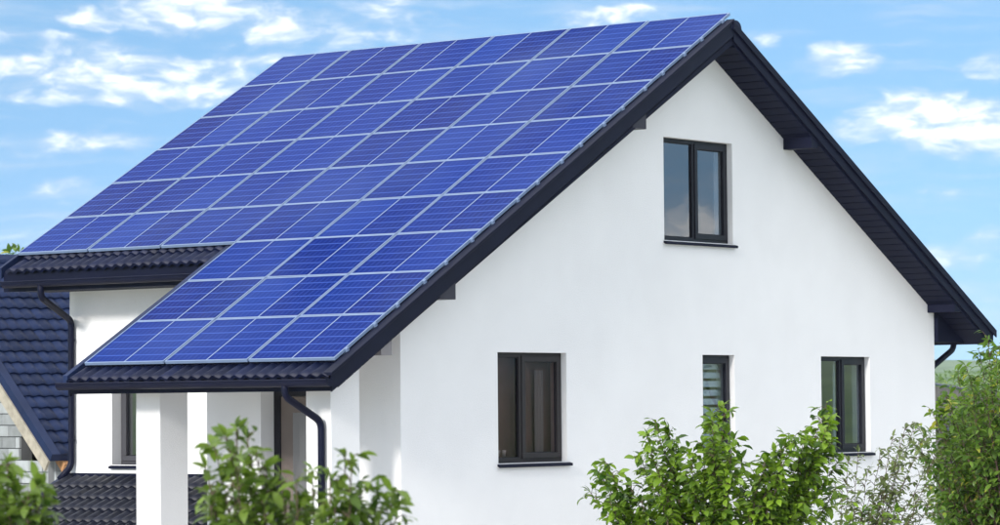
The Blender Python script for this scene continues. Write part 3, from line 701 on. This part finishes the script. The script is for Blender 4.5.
def gcore(c0, c1):
    # gable sheet around the opening, built from vertical strips
    s0, s1, z0, z1 = OPN
    xs = [fy+0.02, s0, s1, ridge_s, 2*ridge_s-fy-0.02]
    out = MB()
    def strip(a, b, lo0, hi_a, hi_b):
        P = [E_*c0 + UPH*a + Vector((0,0,lo0)), E_*c0 + UPH*b + Vector((0,0,lo0)), E_*c0 + UPH*b + Vector((0,0,hi_b)), E_*c0 + UPH*a + Vector((0,0,hi_a))]
        Q = [q + E_*(c1-c0) for q in P]
        out.add(P+Q, [(0,1,2,3), (7,6,5,4), (0,4,5,1), (1,5,6,2), (2,6,7,3), (3,7,4,0)])
    strip(xs[0], xs[1], 0, slopez(xs[0])-.05, slopez(xs[1])-.05)
    strip(xs[1], xs[2], 0, z0, z0); strip(xs[1], xs[2], z1, slopez(xs[1])-.05, slopez(xs[2])-.05)
    strip(xs[2], xs[3], 0, slopez(xs[2])-.05, slopez(xs[3])-.05); strip(xs[3], xs[4], 0, slopez(xs[3])-.05, slopez(xs[4])-.05)
    return out
GW = gcore(gx+0.045, gx+0.25).build('gable_wall', M['mortar'], NB)
z = 0.0; r = 0
while z < slopez(ridge_s):
    s = fy + (0 if r % 2 else -BL*0.5) ; 
    while s < min(2*ridge_s-fy, 4.4):
        a, b = max(s, fy), s+BL-0.012
        zt = z+BH-0.012
        ok = b-a > 0.08 and zt < min(slopez(a), slopez(b)) - 0.0 and z > 0.8
        if ok:
            s0, s1, z0, z1 = OPN
            segs = [(a, b)]
            if zt > z0+0.03 and z < z1-0.03: segs = [(a, min(b, s0)), (max(a, s1), b)]
            for (c, d) in segs:
                if d-c > 0.06: blk('block', GW, E_*(gx+random.uniform(-.006, .006)) + UPH*c + Vector((0,0,z)), UPH, -E_, d-c, zt-z)
        s += BL
    z += BH; r += 1
FW = MB(); P0 = E_*gx + UPH*(fy+0.045)
FWm = quad_slab(P0, E_, Vector((0,0,1)), 5.5, A.z-0.1+0.25, -UPH, 0.2)
FW = FWm.build('front_wall', M['mortar'], NB)
z = 0.8; r = 0
while z < A.z+0.05:
    s = gx - (BL*0.5 if r % 2 else 0)
    while s < 3.0:
        a = max(s, gx); b = s+BL-0.012
        if b-a > .08: blk('block', FW, E_*a + UPH*(fy+random.uniform(-.006, .006)) + Vector((0,0,z)), E_, UPH*-1, b-a, BH-0.012)
        s += BL
    z += BH; r += 1
quad_slab(E_*9.6 + UPH*(fy+0.05), UPH, Vector((0,0,1)), depth, A.z, E_, 0.2).build('gable_wall', M['mortar'], NB)
quad_slab(E_*gx + UPH*(2*ridge_s-fy-.05), E_, Vector((0,0,1)), 9, A.z, -UPH, 0.2).build('back_wall', M['mortar'], NB)
# raw timber lining in the opening
s0, s1, z0, z1 = OPN
MB().add([E_*(gx+.06)+UPH*s0+Vector((0,0,z0)), E_*(gx+.2)+UPH*s0+Vector((0,0,z0)), E_*(gx+.2)+UPH*s0+Vector((0,0,z1)), E_*(gx+.06)+UPH*s0+Vector((0,0,z1)),
          E_*(gx+.06)+UPH*(s0+.05)+Vector((0,0,z0)), E_*(gx+.2)+UPH*(s0+.05)+Vector((0,0,z0)), E_*(gx+.2)+UPH*(s0+.05)+Vector((0,0,z1)), E_*(gx+.06)+UPH*(s0+.05)+Vector((0,0,z1))],
         [(0,1,2,3), (7,6,5,4), (0,4,5,1), (1,5,6,2), (2,6,7,3), (3,7,4,0)]).build('window_lining', M['wood_orange'], NB)
quad_slab(E_*2.2 + UPH*(fy+.3), UPH, Vector((0,0,1)), depth-.6, 3.0, E_, 0.1).build('interior_wall', M['mortar'], NB)

# ------------------------------------------------------------------ fence on the bank to the right
F1 = Vector((25.966, 11.951, 0)); F2 = Vector((17.776, 6.192, 0)); fd = (F2-F1).normalized()
FE = empty('garden_fence', (F2.x, F2.y, 1.5), 'dark weathered plank fence with top rail behind the shrubs at right', 'fence')
Lf = (F2-F1).length; zt0, zt1 = 3.566, 3.353
def fz(t): return zt0 + (zt1-zt0)*t/Lf
t = -6.0; O = Vector((F2.x, F2.y, 1.5)); nrm = Vector((-fd.y, fd.x, 0))
pm = MB()
while t < Lf+6:
    p = F1 + fd*t - O; p.z = 0; h = fz(t) - 1.55
    m = MB(); w = 0.085
    a = p - fd*0 ; b = p + fd*w
    for q in (0,): m.add([a+Vector((0,0,-.1)), b+Vector((0,0,-.1)), b+Vector((0,0,h)), a+Vector((0,0,h)), a+nrm*.02+Vector((0,0,-.1)), b+nrm*.02+Vector((0,0,-.1)), b+nrm*.02+Vector((0,0,h)), a+nrm*.02+Vector((0,0,h))], [(0,1,2,3), (7,6,5,4), (0,4,5,1), (1,5,6,2), (2,6,7,3), (3,7,4,0)])
    m.build('fence_board', M['fence'], FE); t += 0.125
for dz, r in ((0.0, 0.035), (-0.9, 0.03)):
    MB().tube([F1 - fd*6 - O + Vector((0,0,1.5*0 + fz(-6)-0 + dz)) - Vector((0,0,0)) , F2 + fd*6 - O + Vector((0,0,fz(Lf+6)+dz))], r, 8).build('rail', M['frame'], FE)

# ------------------------------------------------------------------ trees and shrubs
def leaf_mesh(name, L_, W_, m, curl=0.12):
    b = MB(); pts = [(0, 0), (0.22, 0.72), (0.5, 1.0), (0.78, 0.62), (1, 0)]
    mid = [(0, 0), (0.22*L_, curl*L_*0.25), (0.5*L_, curl*L_*0.3), (0.78*L_, 0), (L_, -curl*L_*0.9)]
    for (t, w), (x, z) in zip(pts, mid): b.v += [(x, 0, z), (x, w*W_/2, z+0.10*w*W_), (x, -w*W_/2, z+0.10*w*W_)]
    for i in range(4):
        a = i*3; c = a+3
        b.f += [(a, c, c+1, a+1), (a, a+2, c+2, c)] if 0 < i < 3 else ([(0, 3, 4), (0, 5, 3)] if i == 0 else [(9, 12, 10), (9, 11, 12)])
    return b
def build_tree(name, base, label, cat, shoots, leafm, barkm, L_, W_, spacing, rng, twig=0.22, ntw=7, group=None, r0=0.035, parts=260, fill=None, start=0.35, droop=0.3, per=1, coats=0.6, tiny=False):
    """shoots: absolute tip points; each is a limb from the base carrying twigs that carry leaves"""
    base = Vector(base); root = empty(name, base, label, cat, group); wood = MB(); limbs = []
    lm = leaf_mesh('leaf', L_, W_, leafm); lme = lm.mesh('leaf', leafm, True); fol = MB(); leaves = []
    trunk_h = 0.45
    MB().tube([Vector((0,0,-.1)), Vector((0,0,trunk_h*0.5)), Vector((0.01,0,trunk_h))], [r0*2.0, r0*1.6, r0*1.5], 10).build('trunk', barkm, root, smooth=True)
    tw = MB()
    for tip in shoots:
        tip = Vector(tip) - base; st = Vector((rng.uniform(-.02,.02), rng.uniform(-.02,.02), trunk_h*rng.uniform(.7,.98)))
        ctl = st + Vector((tip.x*rng.uniform(.3,.6), tip.y*rng.uniform(.3,.6), (tip.z-st.z)*0.45))
        path = bez(st, ctl, tip, 14)
        path = [p + Vector((rng.uniform(-1,1), rng.uniform(-1,1), 0))*0.015 if 0 < i < 14 else p for i, p in enumerate(path)]
        n = len(path); rr = [max(0.0028, r0*(1-i/(n-1))**1.1*0.75) for i in range(n)]
        MB().tube(path, rr, 7).build('branch', barkm, root, smooth=True)
        length = sum((path[i+1]-path[i]).length for i in range(n-1))
        k = max(3, int(ntw*length*(1-start)))
        def at(t):
            f = t*(n-1); i = min(int(f), n-2); return path[i].lerp(path[i+1], f-i), (path[i+1]-path[i]).normalized()
        def put_leaf(p, d):
            d = (d + Vector((rng.gauss(0,.35), rng.gauss(0,.35), -droop+rng.gauss(0,.35)))).normalized()
            up = Vector((rng.gauss(0,.45), rng.gauss(0,.45), 1)).normalized(); s = d.cross(up)
            if s.length < .1: return
            s.normalize(); up = s.cross(d); sc = rng.uniform(.5, 1.2)
            Mx = basis(p, d*sc, -s*sc, up*sc); leaves.append(Mx)
        for q in range(k):
            t = start + (1-start)*((q+rng.random())/k)
            p, d = at(t); side = Vector((rng.gauss(0,1), rng.gauss(0,1), rng.gauss(0.1,.5))).normalized()
            dd = (d*0.75 + side).normalized(); ln = twig*rng.uniform(.5, 1.15)*(1.25-0.75*t)
            e = p + dd*ln + Vector((0,0,-0.12*ln)); tp = bez(p, p+dd*ln*.5+Vector((0,0,.03)), e, 4)
            tw.tube(tp, [0.004, 0.0035, 0.003, 0.0025, 0.002], 4, caps=False)
            m_ = max(2, int(ln/spacing)) * per
            for j in range(m_+1):
                tt = (j+.3)/(m_+.3); f = tt*4; i = min(int(f), 3); lp = tp[i].lerp(tp[i+1], f-i)
                sd_ = dd.cross(Vector((0,0,1))); sd_ = sd_.normalized() if sd_.length > .1 else Vector((1,0,0))
                put_leaf(lp, dd*0.5 + sd_*(1 if j % 2 else -1)*rng.uniform(.6,1) if j < m_ else dd)
        for j in range(int(length*(1-start)/spacing*0.5)):
            p, d = at(start + (1-start)*rng.random()); put_leaf(p, d*0.6 + Vector((rng.gauss(0,1), rng.gauss(0,1), 0)).normalized())
        for _ in range(4): put_leaf(path[-1], (path[-1]-path[-2]).normalized()*0.8)
    tw.build('twigs', barkm, root, fix=False)['kind'] = 'stuff'
    # nearest and highest leaves become single objects, the rest one mesh
    cl = CAM - base; leaves.sort(key=lambda m: (m.translation - cl).length - 0.8*m.translation.z)
    for m in leaves[:parts]: link('leaf', lme, root, m)
    rest = leaves[parts:]
    for m in rest: fol.add([m @ Vector(v) for v in lm.v], lm.f)
    if rest:
        me = fol.mesh('foliage', leafm, True); link('foliage', me, root)['kind'] = 'stuff'
    print(name, 'leaves', len(leaves)); return root
HOR = lambda x: 405.4 - 0.0086*(x-500)
def pos(x, y, D):         # the point at depth D on the view ray through image point x, y
    return CAM + (FWD + RIGHT*((x-500)/3181.456) - UP*((y-262.0)/3181.456))*D
rng = random.Random(11)
def spread(lst, D, dd, rg=rng): return [pos(x, y, D + rg.uniform(-dd, dd)) for x, y in lst]

T1 = [(590,492),(597,470),(606,462),(616,488),(630,484),(640,455),(647,436),(656,424),(668,428),(676,450),(690,452),(703,442),(712,420),(719,408),(724,412),(734,440),(742,462),(650,470),(665,470),(700,470),(715,455),(728,470),
      (756,474),(765,462),(774,452),(785,438),(796,434),(806,440),(815,450),(826,408),(829,424),(822,444),(833,440),(838,462),(800,465),(780,475),(815,480),(836,488),(745,490),(690,490),(640,500),(610,505),(765,498),(660,500),(720,492),(800,498)]
build_tree('cherry_tree', (-7.9, -4.95, 0), 'bushy bright green fruit tree with several leafy peaks in front of the narrow window', 'tree', spread(T1, 33, 0.45), M['leafA'], M['bark'], 0.118, 0.064, 0.042, rng, droop=0.65, twig=0.22, ntw=42, start=0.45)
T2 = [(842,486),(848,462),(858,452),(868,470),(880,452),(893,436),(905,428),(915,424),(922,440),(900,455),(885,480),(870,495),(905,480),(925,470),(930,500),(855,505),(915,505),(935,455)]
build_tree('olive_tree', (-4.2, -4.2, 0), 'sparse grey green tree with fine twigs below the right window', 'tree', spread(T2, 36, 0.4), M['leafB'], M['bark_red'], 0.095, 0.038, 0.036, rng, droop=0.5, twig=0.26, ntw=18, r0=0.022, start=0.45, parts=150)
T3 = [(912,440),(918,425),(932,412),(946,396),(958,376),(966,366),(970,376),(980,352),(988,340),(996,350),(1006,345),(1015,360),(960,400),(975,395),(990,385),(1005,380),(1020,390),
      (925,455),(940,450),(955,440),(970,430),(985,425),(1000,420),(1015,425),(930,480),(945,475),(960,470),(975,460),(990,455),(1005,460),(935,505),(950,500),(965,495),(980,490),(995,490),(1010,490),(922,500),(1030,430),(1030,480)]
build_tree('garden_shrub', (-0.9, -4.6, 0), 'tall dense dark green shrub at the right edge beside the house corner', 'shrub', spread(T3, 39, 0.7), M['leafC'], M['bark_red'], 0.125, 0.055, 0.05, rng, droop=0.75, twig=0.32, ntw=24, r0=0.04, start=0.35, parts=280)
T4 = [(862,512),(872,508),(884,516),(896,512),(850,520),(880,530)]
build_tree('low_shrub', (-4.8, -4.4, 0), 'low bright green shrub at the foot of the sparse grey green tree', 'shrub', spread(T4, 35, 0.3), M['leafA'], M['bark'], 0.10, 0.05, 0.045, rng, twig=0.18, ntw=10, start=0.5, parts=40)
TF = [(205,468),(215,448),(226,436),(236,428),(247,438),(256,455),(266,468),(280,474),(296,482),(312,470),(330,476),(345,458),(352,462),(362,480),(378,488),(392,492),(398,502),(230,470),(250,480),(215,490),(280,500),(320,500),(355,505),(300,510),(240,505),(380,512),(210,505),(225,498),(262,500),(272,510),(290,500),(310,515),(335,505),(345,515),(368,512),(255,515),(222,515)]
build_tree('near_shrub', (-23.9, -13.5, 0), 'out of focus green shrub in the foreground below the porch', 'shrub', spread(TF, 15, 0.3), M['leafF'], M['bark'], 0.090, 0.041, 0.024, rng, droop=0.6, twig=0.12, ntw=30, r0=0.012, start=0.62, parts=260)
TG = [(2,468),(8,462),(-6,480),(16,492),(28,496),(38,486),(44,492),(10,505),(-12,500),(30,512)]
build_tree('near_sapling', (-24.8, -12.4, 0), 'out of focus green sprigs in the lower left corner', 'shrub', spread(TG, 15, 0.25), M['leafF'], M['bark'], 0.088, 0.041, 0.024, rng, droop=0.6, twig=0.11, ntw=50, r0=0.010, start=0.65, parts=120)
# background planting behind the house
T5 = [(940,405),(950,398),(962,402),(975,398),(990,402),(1005,400),(955,420),(980,420),(1000,420),(1020,410),(930,415)]
build_tree('hedge_shrub', (6.9+5.0, 3.0, 0.6), 'pale green shrub growing in front of the plank fence', 'shrub', spread(T5, 54, 0.8), M['leafA'], M['bark'], 0.16, 0.08, 0.08, rng, twig=0.4, ntw=45, r0=0.04, start=0.4, parts=0)
T6 = [(8,262),(14,254),(18,250),(22,256),(10,252),(26,260),(16,247)]
build_tree('background_tree', tuple(pos(16, 400, 75).xy) + (0,), 'green treetop showing above the blue tiled roof at far left', 'tree', spread(T6, 75, 0.7), M['leafC'], M['bark'], 0.22, 0.11, 0.13, rng, twig=0.5, ntw=5, r0=0.09, start=0.7, parts=0)
# scattered woodland on the far slope, one mass
wood = MB(); wr = random.Random(5)
for k in range(150):
    az = R(wr.uniform(50, 72)); dd_ = wr.uniform(150, 520); cx, cy = CAM.x + math.sin(az)*dd_, CAM.y + math.cos(az)*dd_; hh = wr.uniform(2.0, 4.2); cz = terrain(cx, cy)
    for q in range(110):
        a = wr.uniform(0, 2*math.pi); rr_ = hh*0.6*math.sqrt(wr.random()); zz = wr.uniform(0.1, 1)*hh; f = math.sqrt(max(0.05, 1-(zz/hh-0.45)**2*2.4))
        c = Vector((cx + rr_*f*math.cos(a), cy + rr_*f*math.sin(a), cz + zz)); u = Vector((wr.gauss(0,1), wr.gauss(0,1), wr.gauss(0,1))).normalized(); w = u.orthogonal().normalized(); z_ = wr.uniform(.18, .38)
        wood.add([c-u*z_, c+w*z_*.7, c+u*z_, c-w*z_*.7], [(0, 1, 2, 3)])
wo_ = wood.build('far_wood', M['leafC'], fix=False); wo_['kind'] = 'stuff'
# garden trees beyond the right edge, mirrored in the ground-floor panes
for (x, y, h, lab) in ((13.5, -10.5, 4.2, 'round garden tree beyond the right edge, nearer the gable'), (19.0, -16.0, 5.2, 'tall garden tree beyond the right edge, farther from the gable'), (15.5, -8.6, 4.8, 'low garden tree beyond the right edge')):
    tips = [Vector((x + rng.gauss(0, h*.2), y + rng.gauss(0, h*.2), h*rng.uniform(.45, 1))) for _ in range(16)]
    build_tree('garden_tree', (x, y, terrain(x, y)), lab, 'tree', tips, M['leafD'], M['bark'], 0.22, 0.12, 0.16, rng, twig=1.0, ntw=5, r0=0.12, start=0.35, parts=0, group='garden trees to the right')

# ------------------------------------------------------------------ light haze over the valley
hz = MB().box(-3300, 3300, -3300, 3300, -60, 110).build('haze', M['inside']); hz.data.materials.clear()
hm = bpy.data.materials.new('haze_air'); hm.use_nodes = True; hm.node_tree.nodes.clear()
hv = hm.node_tree.nodes.new('ShaderNodeVolumePrincipled'); hv.inputs['Density'].default_value = 0.00012; hv.inputs['Color'].default_value = (0.86, 0.93, 1, 1)
ho = hm.node_tree.nodes.new('ShaderNodeOutputMaterial'); hm.node_tree.links.new(hv.outputs[0], ho.inputs['Volume'])
hz.data.materials.append(hm); hz['kind'] = 'stuff'
